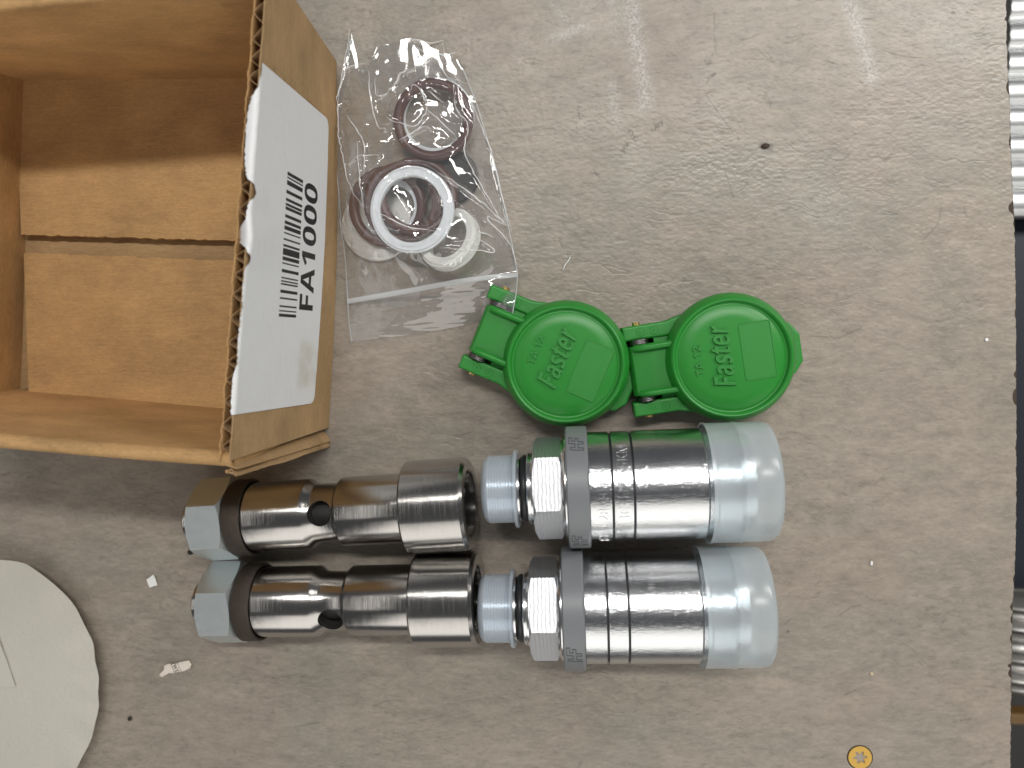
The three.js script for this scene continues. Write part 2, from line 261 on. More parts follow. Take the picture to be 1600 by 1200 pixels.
// ------------------------------------------------------------------ open cardboard box
{
  const UR = P(526, 96), LR = P(514, 668), H = 77, TH = 3.4;
  const bx = thing('cardboard_box', [0, 0, 0], 0, 'open brown corrugated cardboard box with a torn white barcode label', 'box');
  const kuv = (a) => a;                                                     // uv in 120 mm tiles
  const line = (p, q, x) => { const t = (x - p.x) / (q.x - p.x); return new THREE.Vector3(x, p.y, p.z + (q.z - p.z) * t); };
  const fb0 = P(25, 607, 4), fb1 = P(365, 637, 4), ft0 = P(0, 675, H - 2), ft1 = P(357, 706, H - 2);
  const bb0 = P(50, 126, 4), bb1 = P(390, 124, 4), bt0 = P(0, 15, H - 1), bt1 = P(150, 1, H - 1);
  const lb0 = P(42, 140, 4), lb1 = P(25, 607, 4);
  const XL = lb1.x - 3.4, XR = LR.x - 4.2;
  // a leaning wall between a bottom line and a top line (both inner side), thickness pushed out along n
  function wall(b0, b1, t0, t1, n, th, bulge, name = 'wall', fold = true) {
    const f = (k) => (s, t) => {
      const x = mix(mix(b0.x, b1.x, s), mix(t0.x, t1.x, s), t), z = mix(mix(b0.z, b1.z, s), mix(t0.z, t1.z, s), t), y = mix(0.3, t0.y - (fold ? th / 2 : 0), t);
      const w = bulge * Math.sin(Math.PI * s) * t + 0.5 * (fbm(s * 5 + n[0] * 9, t * 3 + n[1] * 7, 3) - 0.5);
      return [x + n[0] * (k * th + w), y, z + n[1] * (k * th + w), (s * Math.hypot(b1.x - b0.x, b1.z - b0.z)) / 120, y / 120];
    };
    const fi = f(0), fo = f(1), flip = (b1.x - b0.x) * n[1] - (b1.z - b0.z) * n[0] > 0;
    const gs = flip ? slab(fo, fi, 60, 16) : slab(fi, fo, 60, 16);
    if (fold) gs.push(sheet((s, t) => { const a = fi(s, 1), b = fo(s, 1), c = Math.cos(Math.PI * t), q = Math.sin(Math.PI * t), r = th / 2 * (1 + 0.1 * (fbm(s * 14, 2, 2) - 0.5)); return [mix(a[0], b[0], 0.5 - 0.5 * c), a[1] + q * r, mix(a[2], b[2], 0.5 - 0.5 * c), a[3], a[4] + t * 0.05]; }, 60, 10, flip));
    return part(name, gs, M.kraft, bx);
  }
  wall(line(fb0, fb1, XL), line(fb0, fb1, XR), line(ft0, ft1, XL), line(ft0, ft1, P(357, 722, H).x - 0.2), [0.06, 1], 4.6, 0.6);                     // near the bolts
  wall(line(bb0, bb1, XL), line(bb0, bb1, UR.x - 0.2), line(bt0, bt1, XL), line(bt0, bt1, UR.x - 0.2), [0, -1], 3.6, 0);
  wall(new THREE.Vector3(lb0.x, 4, lb0.z - 5), lb1.clone().setZ(lb1.z + 2), new THREE.Vector3(lb0.x - 1, H, lb0.z - 8), new THREE.Vector3(lb1.x - 1, H, lb1.z + 8), [-1, 0], 3.6, 0);
  // the wall that carries the label: two liners with the fluting open to view along the cut top edge
  const OT0 = P(414.5, 0, H), OT1 = P(358.5, 722, H);
  const q0 = UR.clone(), q1 = LR.clone(), zTop0 = UR.z - 0.5, zTop1 = P(358, 724, H).z - 0.6;
  const outX = (z, h) => {                                                   // outer face x at depth z, height h
    const s = (z - q0.z) / (q1.z - q0.z), xb = mix(q0.x, q1.x, s), xt = mix(OT0.x, OT1.x, (z - OT0.z) / (OT1.z - OT0.z));
    return mix(xb, xt, h / H) + 1.7 * Math.sin(Math.PI * clamp(s)) * (1 - h / H);
  };
  const zAt = (s, h) => mix(mix(q0.z, zTop0, h / H), mix(q1.z, zTop1, h / H), s);
  const liner = (off, seedy, cut) => (s, t) => { const hTop = H - cut * (0.9 * vn(s * 60, seedy) + 0.5 * vn(s * 190, seedy + 4)), h = 0.3 + t * (hTop - 0.3), z = zAt(s, h); return [outX(z, h) - off, h, z, (z + 200) / 120, h / 120]; };
  const wr = part('wall', slab(liner(0.38, 1, 0.4), liner(0, 1, 0.4), 220, 14), M.kraftOut, bx);
  part('inner_liner', slab(liner(TH + 0.35, 9, 1.4), liner(TH, 9, 1.4), 220, 14), M.kraft, wr);
  const nw = 23;
  const fl = (off) => (s, t) => { const h = 0.3 + t * (H - 1.2 - 1.3 * vn(s * 70, 15)), z = zAt(s, h), w = Math.sin(s * nw * Math.PI * 2 + 0.8 * Math.sin(s * 31)); return [outX(z, h) - 0.38 - (TH - 0.38) * (0.5 + 0.47 * w) - off, h, z, (z + 200) / 120, h / 120]; };
  part('fluting', slab(fl(0.25), fl(0), 420, 3), M.flute, wr);
  // corner flap: the end of the near wall, splayed outwards towards the foot
  const sp = (k, dz) => (s, t) => { const h = 0.3 + t * (H - 3), z = zAt(1, h) + dz, x = outX(zAt(1, h), h) + mix(-3, 0.9 - 0.6 * (1 - t), s) + 0.4 * vn(t * 30, dz); return [x, h, z + k + (1 - s) * 0.3 + s * (1.5 + 2.6 * (1 - t) * s), x / 120, h / 120]; };
  for (const dz of [0.9, 2.8]) part('corner_flap', slab(sp(0, dz), sp(0.45, dz), 8, 60), M.kraftOut, bx);
  part('corner_fluting', slab((s, t) => { const p = sp(0, 1.7)(s, t); p[2] += 0.9 + 0.75 * Math.sin(s * 9 + Math.sin(t * 9)); return p; }, (s, t) => { const p = sp(0, 1.7)(s, t); p[2] += 1.2 + 0.75 * Math.sin(s * 9 + Math.sin(t * 9)); return p; }, 16, 40), M.flute, bx);
  // floor: the outer sheet and the two flaps that meet short of each other
  const zb = bb0.z - 2, zf = fb1.z + 2, xr = (z) => outX(z, 4) - TH - 0.6;
  part('floor_sheet', box(XL, xr(0), 0.4, 1.6, zb, P(25, 607, 0).z), M.kraftOut, bx);
  const flap = (e0, e1, far, name) => {
    const top = 5.6, p0 = P(e0[0], e0[1], top), p1 = P(e1[0], e1[1], top), n = 120, d = far === 'b' ? 1 : -1;
    const f = (y) => (s, t) => { const x = mix(p0.x, xr(0) - 0.4, s), zc = mix(p0.z, p1.z, (x - p0.x) / (p1.x - p0.x)) + 0.55 * (vn(s * 90, e0[1]) - 0.5) + 0.3 * (vn(s * 240, 7) - 0.5), ze = far === 'b' ? zb : mix(line(fb0, fb1, x).z, line(fb0, fb1, x).z + 2, 1); const z = mix(ze, zc, t); return [x, y, z, x / 120, z / 120]; };
    part('floor_flap', far === 'b' ? slab(f(2.7), f(top), n, 6) : slab(f(top), f(2.7), n, 6), M.kraft, bx);
  };
  flap([33, 367], [372, 376], 'b'); flap([37, 395], [382, 408], 'f');
  // label: printed sheet on the outer face, torn along the top edge and lapped over the cut
  const cv = document.createElement('canvas'); cv.width = 1280; cv.height = 900; const c = cv.getContext('2d'), Z0 = 22.5, LW = 101.5, B0 = 8, LH = 71, px = 1280 / LW, X = (z) => (Z0 - z) * px, Y = (h) => 900 - (h - B0) / LH * 900;
  c.fillStyle = 'rgb(226,227,228)'; c.fillRect(0, 0, 1280, 900);
  for (let i = 0; i < 9000; i++) { const g = 214 + rnd() * 26 | 0; c.fillStyle = `rgba(${g},${g},${g},0.25)`; c.fillRect(rnd() * 1280, rnd() * 900, 2 + rnd() * 5, 1 + rnd() * 2); }
  for (let i = 0; i < 60; i++) { const x = X(rr(2, 16)), y = Y(rr(12, 34)), r = rr(20, 70); const g = c.createRadialGradient(x, y, 0, x, y, r); g.addColorStop(0, 'rgba(176,166,146,0.10)'); g.addColorStop(1, 'rgba(176,166,146,0)'); c.fillStyle = g; c.fillRect(x - r, y - r, 2 * r, 2 * r); }
  c.fillStyle = 'rgb(24,24,26)';
  for (const [a, b] of [[1090, 1112], [1065, 1074], [1030, 1042], [972, 984], [918, 940], [870, 882], [850, 860], [826, 836], [770, 792], [722, 732], [680, 706], [620, 668], [592, 608], [550, 562], [506, 516], [460, 488], [425, 447], [380, 402], [325, 347], [300, 318], [265, 285], [208, 232], [140, 172], [115, 126], [80, 104]]) {
    const z = (q) => mix(-52.6, -7.2, (q - 80) / 1032), x0 = X(z(b)), x1 = X(z(a)); c.fillRect(x0, Y(52.2), x1 - x0, Y(38.4) - Y(52.2));
  }
  c.save(); c.translate(X(-8.8), Y(24.0)); c.font = 'bold 200px sans-serif'; const chars = 'FA1000', cw = 44.6 * px / 6.15; c.textAlign = 'left';
  const capH = (Y(24.0) - Y(36.2)) / (200 * 0.714), tot = c.measureText(chars).width, kx = 44.6 * px / tot; c.scale(kx, capH); c.fillText(chars, 0, 0); c.restore();
  const lt = new THREE.CanvasTexture(cv); lt.colorSpace = THREE.SRGBColorSpace; lt.wrapS = lt.wrapT = THREE.ClampToEdgeWrapping;
  const lm = mat([1, 1, 1], 0.5, { map: lt, bumpMap: rep(paperBump, 2, 2), bumpScale: 0.0001 });
  // how far the paper laps over the top edge (mm), by photo row
  const lap = [[97, -0.2], [118, 0.1], [135, 0.4], [150, 1.9], [165, 2.7], [200, 3.0], [250, 2.6], [276, 1.6], [286, -0.8], [298, -1.6], [306, -0.5], [312, 0.8], [340, 1.3], [352, 4.2], [360, 5.2], [374, 4.9], [384, 1.5], [392, 0.4], [400, -1.2], [406, -1.3], [414, 0.3], [440, 0.4], [480, 0.2], [530, 0.5], [570, 0.2], [588, 1.1], [620, 1.1], [648, 0.9]];
  const lapAt = (v) => { let k = 0; while (k < lap.length - 2 && lap[k + 1][0] < v) k++; const a = lap[k], b = lap[k + 1]; return mix(a[1], b[1], clamp((v - a[0]) / (b[0] - a[0]))) + 0.35 * (vn(v / 3, 5) - 0.5); };
  const zv = (z) => 530 + z * 1200 / (EYE - H) - 0.02 * z;
  const rc = 3.2;
  const lab = sheet((s, t) => {
    const zt0 = P(415, 97, H).z, zt1 = P(360, 648, H).z, zb0 = P(512, 185, 13).z, zb1 = P(490, 632, 18).z;
    let ze0 = 0, ze1 = 0;                                                     // rounded lower corners
    const hb = mix(13, 17.5, s), L = lapAt(zv(mix(zt0, zt1, s))), edge = H - 0.2, end = L > 0 ? edge + L : edge + L;
    const wob = s < 0.05 ? rc - Math.sqrt(Math.max(0, rc * rc - (rc - Math.min(rc, s * 101)) ** 2)) : s > 0.95 ? rc - Math.sqrt(Math.max(0, rc * rc - (rc - Math.min(rc, (1 - s) * 101)) ** 2)) : 0;
    const l = mix(hb + wob, end, t), h = Math.min(l, edge), z = mix(mix(zb0, zt0, h / H), mix(zb1, zt1, h / H), s), over = Math.max(0, l - edge);
    const vv = zv(z), puff = 1.1 * Math.exp(-(((vv - 372) / 34) ** 2)) * sstep(50, 77, h) + 0.5 * Math.exp(-(((vv - 300) / 20) ** 2)) * sstep(60, 77, h);
    const x = outX(z, h) + 0.3 + puff + 0.15 * fbm(s * 20, l / 9, 2) - over, y = h + (over > 0 ? 0.25 + 0.5 * Math.min(1, over) - 0.12 * over * over * (vv > 340 && vv < 395 ? 1.2 : 0.35) : 0);
    return [x, y, z, (Z0 - z) / LW, clamp((l - B0) / LH)];
  }, 320, 90);
  part('label', lab, lm, bx);
}

// ------------------------------------------------------------------ hollow bolts with nuts
const ev = new Evaluator(); ev.useGroups = false; ev.attributes = ['position', 'normal', 'uv'];
function csg(a, b, op) { const A = new Brush(a), B = new Brush(b); A.updateMatrixWorld(); B.updateMatrixWorld(); return ev.evaluate(A, B, op).geometry; }
/** hexagonal prism from x0 to x1 with a flat facing up, its ends turned off by a cone */
function hexNut(af, x0, x1, c0, c1, rc) {
  const R = af / Math.sqrt(3), pts = []; for (let k = 0; k < 6; k++) { const a = k * Math.PI / 3; pts.push([R * Math.cos(a), R * Math.sin(a)]); }
  const hx = extr(shape(pts), x1 - x0).rotateY(Math.PI / 2).translate(x0, 0, 0);         // z -> x, x -> -z
  const lim = rev([[x0, 0], [x0, R - c0 * 1.9], [x0 + c0, R + 0.05], [x1 - c1, R + 0.05], [x1, R - c1 * 1.9], [x1, 0]], 96);
  let g = csg(hx.toNonIndexed(), lim.toNonIndexed(), INTERSECTION);
  g = toCreasedNormals(g.index ? g.toNonIndexed() : g, 0.35);
  const p = g.attributes.position, uv = g.attributes.uv; for (let i = 0; i < p.count; i++) uv.setXY(i, p.getX(i) / 12, Math.atan2(p.getZ(i), p.getY(i)) / (Math.PI / 3));
  return g;
}
const gBolt = {};
function bolt(A, B, hole, label) {
  const d = B.clone().sub(A), turn = -Math.atan2(d.z, d.x), x0 = 0, hA = 13.7, hB = 16.95;
  const t = thing('hollow_bolt', [A.x, 0, A.z], turn, label, 'bolt', 'hollow steel bolts below the box');
  const tilt = Math.atan2(hB - hA, 84.5);
  const put = (g) => g.clone().rotateZ(tilt).translate(0, hA - 6 * Math.tan(tilt), 0);
  const shank = rev([[-3.8, 0], [-3.8, 7.6], [-3.0, 8.4], [18, 8.4], [19.0, 12.2], [19.6, 12.8], [43.4, 12.8], [43.9, 12.6], [46.2, 10.9], [46.8, 10.7], [54.6, 10.7], [55.2, 10.9], [56.2, 12.3], [56.8, 12.6], [80.6, 12.6], [80.7, 16.3], [81.4, 16.9], [102.4, 16.9], [103.6, 15.8], [103.6, 12.4], [103, 11.8], [99.5, 11.8], [98.8, 9.9], [82, 9.9], [77, 6.6], [43, 6.6], [43, 0]], 128);
  let key = 'shank' + hole;
  if (!gBolt[key]) { const cyl = new THREE.CylinderGeometry(4.55, 4.55, 16, 48).translate(0, 8.1, 0).rotateX(hole).translate(50.6, 0, 0).toNonIndexed(); gBolt[key] = csg(shank.toNonIndexed(), cyl, SUBTRACTION); }
  part('shank', put(gBolt[key]), M.steel, t);
  const thr = []; for (let i = 0; i <= 32; i++) thr.push([98.2 - i * 0.5, i % 2 ? 10.2 : 9.2]);
  part('inner_thread', put(rev(thr, 64)), M.boreShade, t);  // thread metal darkened to stand for shade in the bore
  part('shaded_bore_lining', put(rev([[43.2, 0], [43.2, 6.5], [76.8, 6.5]], 48)), M.holeShade, t);  // dark lining that paints shade into the bore
  part('shaded_hole_lining', put(rev([[0, 4.45], [4, 4.45]], 32).rotateZ(Math.PI / 2).translate(0, 6.3, 0).rotateX(hole).translate(50.6, 0, 0)), M.holeShade, t);  // dark lining, keeps the cross hole looking shaded
  part('nut', put(gBolt.nut ??= hexNut(27.3, 0, 14.8, 2.2, 1.6)), M.nut, t);
  part('washer', put(rev([[14.9, 8.5], [14.9, 13.8], [15.3, 14.3], [20.9, 14.3], [21.5, 13.9], [21.5, 13.3], [19.3, 12.95], [19.3, 8.5]], 96)), M.washer, t);
  return t;
}
{
  const u = (x, y, h) => P(x, y, h);
  // axis points: nut end and head end
  let a = u(330, 812, 13.7), b = u(690, 789.5, 17), d = b.clone().sub(a).setY(0).normalize();
  a = b.clone().addScaledVector(d, (-140.8 - b.x) / d.x); bolt(a, b, -0.18, 'machined hollow steel bolt with zinc hex nut, nearer the cardboard box');
  a = u(350, 940.5, 13.7); b = u(690, 935.5, 17); d = b.clone().sub(a).setY(0).normalize();
  a = b.clone().addScaledVector(d, (-138.1 - b.x) / d.x); bolt(a, b, 0.42, 'machined hollow steel bolt with zinc hex nut, farther from the cardboard box');
}

// ------------------------------------------------------------------ couplings
const font = await new FontLoader().loadAsync('fonts/droid/droid_sans_regular.typeface.json');
const fontB = await new FontLoader().loadAsync('fonts/droid/droid_sans_bold.typeface.json');
/** lettering wrapped round the cylinder of radius r about +x: reads towards -z over the top, letter tops towards -x */
function wrapText(g, r, xBase, ang0) {
  g = g.index ? g.toNonIndexed() : g; const p = g.attributes.position;
  for (let i = 0; i < p.count; i++) { const a = ang0 - p.getX(i) / r, q = r + p.getZ(i); p.setXYZ(i, xBase - p.getY(i), q * Math.cos(a), q * Math.sin(a)); }
  g.computeVertexNormals(); return g;
}
const textGeo = (s, size, depth, f = font) => new TextGeometry(s, { font: f, size, depth, curveSegments: 5, bevelEnabled: false });
/** a bar of the emblem, from (x0, y0) to (x1, y1), subdivided so that it can be bent */
function bar(x0, y0, x1, y1, w, d) { const l = Math.hypot(x1 - x0, y1 - y0), g = new THREE.BoxGeometry(l + w, w, d, 8, 1, 1).translate(l / 2, 0, 0).rotateZ(Math.atan2(y1 - y0, x1 - x0)).translate(x0, y0, 0); return g; }
const emblem = () => mergeGeometries([[0, 0, 0.4, 4.6], [0.4, 4.6, 1.5, 4.6], [1.5, 4.6, 1.35, 2.9], [1.35, 2.9, 3.1, 2.9], [3.1, 2.9, 3.3, 5.0], [3.3, 5.0, 6.6, 5.0], [6.6, 5.0, 6.5, 4.0], [6.5, 4.0, 4.5, 4.0], [4.5, 4.0, 4.4, 2.9], [4.4, 2.9, 6.0, 2.9], [6.0, 2.9, 5.9, 1.9], [5.9, 1.9, 4.2, 1.9], [4.2, 1.9, 4.0, 0], [4.0, 0, 2.9, 0], [2.9, 0, 3.0, 1.8], [3.0, 1.8, 1.2, 1.8], [1.2, 1.8, 1.0, 0], [1.0, 0, 0, 0]].map((q) => bar(...q, 0.26, 0.3)));
const gC = {};
function coupling(A, B, ringX, hexTurn, marks, label) {
  const d = B.clone().sub(A).setY(0).normalize(), turn = -Math.atan2(d.z, d.x), O = A.clone().addScaledVector(d, (ringX - A.x) / d.x), CY = 21.3;
  const t = thing('hydraulic_coupling', [O.x, 0, O.z], turn, label, 'coupling', 'zinc plated couplings lying side by side');
  const put = (g) => g.clone().translate(0, CY, 0);
  const neck = []; for (let i = 0; i <= 18; i++) neck.push([-28 + i * 0.6, i % 2 ? 10.9 : 10.2]);
  part('threaded_neck', put(gC.neck ??= rev([[-28.4, 7], [-28.4, 9.6], ...neck, [-17.2, 10], [-16.9, 11.2], [-16.2, 11.2], [-16.0, 9.8], [-12, 9.8]], 80)), M.zincSmooth, t);
  part('collar', put(gC.collar ??= rev([[-13.6, 9], [-13.6, 12.2], [-13.2, 12.7], [-12.5, 12.7], [-12.4, 12.3], [-12.2, 12.3], [-12.1, 13.2], [-11.2, 13.4], [-11.2, 9]], 80)), M.zincSmooth, t);
  part('seal_ring', put(gC.seal ??= new THREE.TorusGeometry(10.5, 1.32, 20, 80).rotateY(Math.PI / 2).translate(-14.6, 0, 0)), M.rubber, t);
  part('hexagon', put((gC.hex ??= hexNut(31, -11.3, -1.6, 1.1, 0.7)).clone().rotateX(hexTurn)), M.milled, t);
  part('shoulder', put(gC.sh ??= rev([[-1.8, 10], [-1.8, 16.0], [-1.5, 16.6], [-1.0, 16.8], [-0.9, 17.6], [-0.4, 18], [0.2, 18], [0.2, 10]], 96)), M.zincSmooth, t);
  const ring = part('coloured_ring', put(gC.ring ??= rev([[0.1, 18], [0.1, 20.8], [0.6, 21.25], [7.0, 21.25], [7.6, 20.8], [7.6, 18.5]], 128)), M.greyRing, t);
  for (const [ang, sc] of marks.logo) part('emblem', put(wrapText(emblem().scale(sc, sc, 1), 21.25, 6.3, ang)), M.greyDark, ring);
  const gr = (x) => [[x - 0.05, 19], [x, 17.9], [x + 0.75, 17.9], [x + 0.8, 19]];
  const sl = part('sleeve', put(gC.sleeve ??= rev([[7.5, 17], [7.5, 18.7], [7.8, 19], ...gr(14.9), ...gr(21.9), [46.0, 19], [46.6, 18.5], [46.8, 17.9], [49.4, 17.9], [49.6, 18.6], [57, 18.6], [57.6, 17], [62, 16.4], [62, 12], [56, 11]], 160)), M.zinc, t);
  for (const x of [14.9, 21.9]) part('groove_shade', put(rev([[x - 0.03, 18.35], [x + 0.78, 18.35]], 128)), M.boreShade2, sl);  // dark bands painting shade into the sleeve grooves
  for (const [s, size, xb, ang] of marks.text) part('stamped_text', put(wrapText(textGeo(s, size, 0.28), 18.98, xb, ang)), M.zincSmooth, sl);
  part('end_cap', put(gC.cap ??= rev([[47.6, 20.2], [47.5, 21.0], [48.2, 20.75], [49, 20.6], [57.2, 20.55], [57.5, 20.75], [58.2, 20.75], [58.5, 20.5], [64.5, 20.45], [67.6, 20.4], [69.2, 19.9], [70, 18.9], [70.2, 17.8], [70.2, 0]], 128, 0, 0.9)), M.capPlastic, t);
  const tc = []; for (let i = 0; i <= 36; i++) tc.push([-27.2 + i * 0.24, 11.85 + (i % 4 < 2 ? 0.05 : -0.05)]);
  part('thread_cap', put(gC.tc ??= rev([[-29.4, 0], [-29.4, 9.2], [-29.1, 10.3], [-28.3, 11.3], ...tc, [-18.4, 11.9], [-18.3, 13.4], [-18.0, 13.6], [-17.2, 13.6], [-17.0, 13.3], [-17.0, 11.9]], 96, 0, 0.9)), M.threadCap, t);
  return t;
}
coupling(P(775, 764, 21), P(1160, 752, 21), -2.9, -0.26, { logo: [[-0.78, 0.95], [0.98, 1.0]], text: [['3CFHF-4SKM', 3.6, 20.6, 0.50], ['F-1 L1 28/10', 3.2, 13.6, 1.15]] }, 'zinc plated quick coupling with grey ring, against the green caps');
coupling(P(770, 949.5, 21), P(1150, 946, 21), -4.2, -0.39, { logo: [[0.62, 1.0]], text: [['V9 11', 2.4, 31.5, -0.55]] }, 'zinc plated quick coupling with grey ring, farther from the green caps');

// ------------------------------------------------------------------ green protective caps
function greenCap(C, turn, label) {
  const t = thing('protective_cap', [C.x, 0, C.z], turn, label, 'cap', 'green plastic caps');
  const onFace = (g, y) => { g = g.index ? g.toNonIndexed() : g; const p = g.attributes.position; for (let i = 0; i < p.count; i++) { const [a, b, c] = [p.getX(i), p.getY(i), p.getZ(i)]; p.setXYZ(i, -b, c + y, -a); } g.computeVertexNormals(); return g; };
  part('lower_ring', [revY([[18, 0.2], [21.6, 0.2], [22.1, 0.8], [22.3, 8.6], [22.0, 9], [18, 9]], 128),
    extr(shape([[19, -10.5], [23, -9.5], [26.2, -5.5], [26.2, 4.5], [23, 9], [19, 10]]), 8, 0.8).rotateX(-Math.PI / 2).translate(0, 0.2, 0)], M.green, t);
  const lid = part('lid', revY([[19.5, 9.3], [22.3, 9.3], [22.7, 9.8], [22.8, 12.6], [22.5, 13.8], [21.9, 14.9], [21.2, 16.6], [20.9, 17.1], [20.4, 17.35], [19.9, 17.2], [19.5, 16.6], [19.2, 15.75], [18.8, 15.6], [18.4, 15.75], [18.1, 16.0], [14, 16.12], [7, 16.2], [0, 16.22]], 160, 0.75), M.green, t);
  // raised lettering and the raised blank panel on the face
  const nm = textGeo('Faster', 7.4, 0.95, fontB); nm.computeBoundingBox(); const w = nm.boundingBox.max.x;
  { const p = nm.attributes.position; for (let i = 0; i < p.count; i++) p.setX(i, (p.getX(i) - w / 2) * 21.5 / w + p.getY(i) * 0.16); }
  part('maker_name', onFace(nm, 16.1).translate(0.1, 0, -0.4), M.green, lid);
  const ty = textGeo('TA 12', 2.7, 0.6, fontB); ty.computeBoundingBox(); part('size_mark', onFace(ty.translate(-ty.boundingBox.max.x / 2, 0, 0).scale(1.12, 1, 1), 16.02).translate(-10.2, 0, -0.6), M.green, lid);
  const rim = roundRect(-5.6, -10.2, 5.4, 10, 1.1); rim.holes.push(new THREE.Path(roundRect(-5.3, -9.9, 5.1, 9.7, 0.9).getPoints(10)));
  part('blank_panel', [extr(roundRect(-5.3, -9.9, 5.1, 9.7, 0.9), 0.22, 0.05).rotateX(-Math.PI / 2).translate(9.2, 16.0, -1.2), extr(rim, 0.36, 0.06).rotateX(-Math.PI / 2).translate(9.2, 16.0, -1.2)], M.green, lid);
  // hinge: lid lug with two ribs, between the arms of the lower ring
  const prof = (r, dy) => { const s = new THREE.Shape(); s.moveTo(-19, 7); s.lineTo(-30, 7.6 - r); s.absarc(-30.5, 8, r, -Math.PI / 2, -Math.PI * 1.27, true); s.lineTo(-27.4, 12.6 + dy); s.lineTo(-19, 13.6 + dy); s.closePath(); return s; };
  part('lid_lug', [extr(prof(4.6, 0), 18, 0.4).translate(0, 0, -9)], M.green, lid);
  for (const z of [-8.2, 8.2]) { const rb = tubeGeo([[-32.5, 12.0, z], [-30.5, 13.1, z], [-27, 13.75, z], [-22, 14.3, z], [-19.6, 14.6, z]], 1.25, 24, 12); part('lug_rib', rb, M.green, lid); }
  for (const s of [-1, 1]) {
    const arm = [[-36, -2.6], [-36, 2.6], [-20, 2.6], [-14, 4.1], [-14, -3]].map(([x, y]) => [x, -s * y]);
    part('hinge_arm', extr(shape(s < 0 ? arm : arm.reverse()), 11, 0.9, 4).rotateX(-Math.PI / 2).translate(0, 0.2, s * 13.8), M.green, t);
    part('stop_block', box(-25.2, -18, 2, 10.4, s * 10.2 - 1.1, s * 10.2 + 1.1), M.green, t);
    for (const [x, k] of [[-29.5, 3], [-24.6, 4]]) {
      const g = [new THREE.TorusGeometry(1.45, 0.13, 8, 28).rotateX(Math.PI / 2)]; for (let i = 0; i < k; i++) { const a = i / k * Math.PI * 2; g.push(new THREE.CapsuleGeometry(0.12, 0.8, 3, 6).rotateZ(Math.PI / 2).translate(0.45, 0, 0).rotateY(a)); }
      part('mould_mark', g.map((q) => q.translate(x, 11.2, s * 13.8)), M.green, t);
    }
    const pts = []; for (let i = 0; i <= 60; i++) { const a = i / 60 * Math.PI * 2 * 2.6; pts.push([-30.5 + 3.3 * Math.cos(a), 9.2 + 3.3 * Math.sin(a), s * (9.6 + 1.5 * i / 60)]); }
    part('hinge_spring', tubeGeo(pts, 0.5, 160, 8), M.spring, t);
  }
  part('hinge_pin', new THREE.CylinderGeometry(1.4, 1.4, 34.6, 20).rotateX(Math.PI / 2).translate(-30.5, 8.6, -0.2), M.pin, t);
  return t;
}
greenCap(P(884, 568, 11), -0.39, 'green round plastic hinged cap partly under the corner of the clear bag');
greenCap(P(1139, 558, 11), 0.16, 'green round plastic hinged cap standing clear of the bag, at the right');

// ------------------------------------------------------------------ seals in the bag
const rings = [];                                                            // obstacles for the film: x, z, inner r, outer r, top level, tilt
const note = (c, ri, ro, y, nx = 0, nz = 0) => rings.push([c.x, c.z, ri, ro, y, nx, nz]);
function tiltAdd(m, c, y, ax, az) { m.position.set(c.x * MM, y * MM, c.z * MM); m.rotation.set(ax, 0, az); return m; }
const oring = new THREE.TorusGeometry(13.1, 1.95, 28, 120).rotateX(Math.PI / 2);
function brownRing(u, v, y, ax, az, label) { const c = P(u, v, y); tiltAdd(tag(part('rubber_o_ring', oring, M.brown), label, 'o-ring', 'brown rubber rings in the bag'), c, y, ax, az); note(c, 11.4, 14.9, y + 1.75, Math.tan(az), -Math.tan(ax)); }
const band = (ri, ro, h, c = 0.35) => revY([[ri, -h / 2 + c], [ri + c, -h / 2], [ro - c, -h / 2], [ro, -h / 2 + c], [ro, h / 2 - 1.0], [ro - 0.5, h / 2 - 0.9], [ro - 0.7, h / 2 - c], [ro - 0.7 - c, h / 2], [ri + c, h / 2], [ri, h / 2 - c], [ri, -h / 2 + c]], 120, 0.3);
function whiteRing(u, v, y, ri, ro, h, ax, az, m, label) { const c = P(u, v, y); tiltAdd(tag(part('plastic_ring', band(ri, ro, h), m), label, 'ring', 'white backup rings in the bag'), c, y, ax, az); note(c, ri, ro, y + h / 2, Math.tan(az), -Math.tan(ax)); }
{
  const c = P(589, 351, 1.2); tiltAdd(tag(part('metal_disc', revY([[0, -0.5], [13.6, -0.5], [13.9, -0.2], [13.9, 0.3], [13.5, 0.6], [0, 0.6]], 96), M.silver), 'bright silver metal disc under the brown rings at the bag edge', 'disc'), c, 1.3, 0.0, 0.03); note(c, 0, 13.9, 1.9);
  const k = P(707, 277, 1.6); tiltAdd(tag(part('rubber_disc', revY([[0, -1], [9.4, -1], [9.8, -0.6], [9.8, 0.6], [9.4, 1], [7.4, 1], [7.2, 0.6], [0, 0.6]], 80), M.rubber), 'dark rubber disc half hidden below the upper brown ring', 'disc'), k, 1.9, 0.05, -0.03); note(k, 0, 10.6, 3);
}
whiteRing(680, 184, 2.6, 11.3, 14.6, 2.6, 0.02, 0, M.ptfe, 'thin white plastic ring beneath the uppermost brown ring');
brownRing(677, 187.5, 5.9, 0.04, 0.02, 'uppermost brown rubber ring, alone over a white ring');
brownRing(606, 323, 4.0, 0.03, 0.05, 'leftmost brown rubber ring of the lower pile, on the silver disc');
brownRing(629, 317, 6.2, 0.05, 0.08, 'middle brown rubber ring of the lower pile');
brownRing(652, 307, 5.6, -0.14, -0.12, 'rightmost brown rubber ring of the lower pile');
whiteRing(615, 323, 3.4, 7.9, 11.0, 2.4, 0.0, -0.06, M.ptfe, 'smaller white plastic ring seen inside the large white ring');
whiteRing(644, 328, 10.2, 11.8, 15.6, 3.2, 0.05, 0.06, M.ptfe, 'large white plastic ring lying flat on top of the brown pile');
whiteRing(702, 374, 6.4, 8.3, 11.9, 5.2, -0.36, 0.36, M.ptfeCream, 'tilted thick cream white ring at the lower right of the pile');

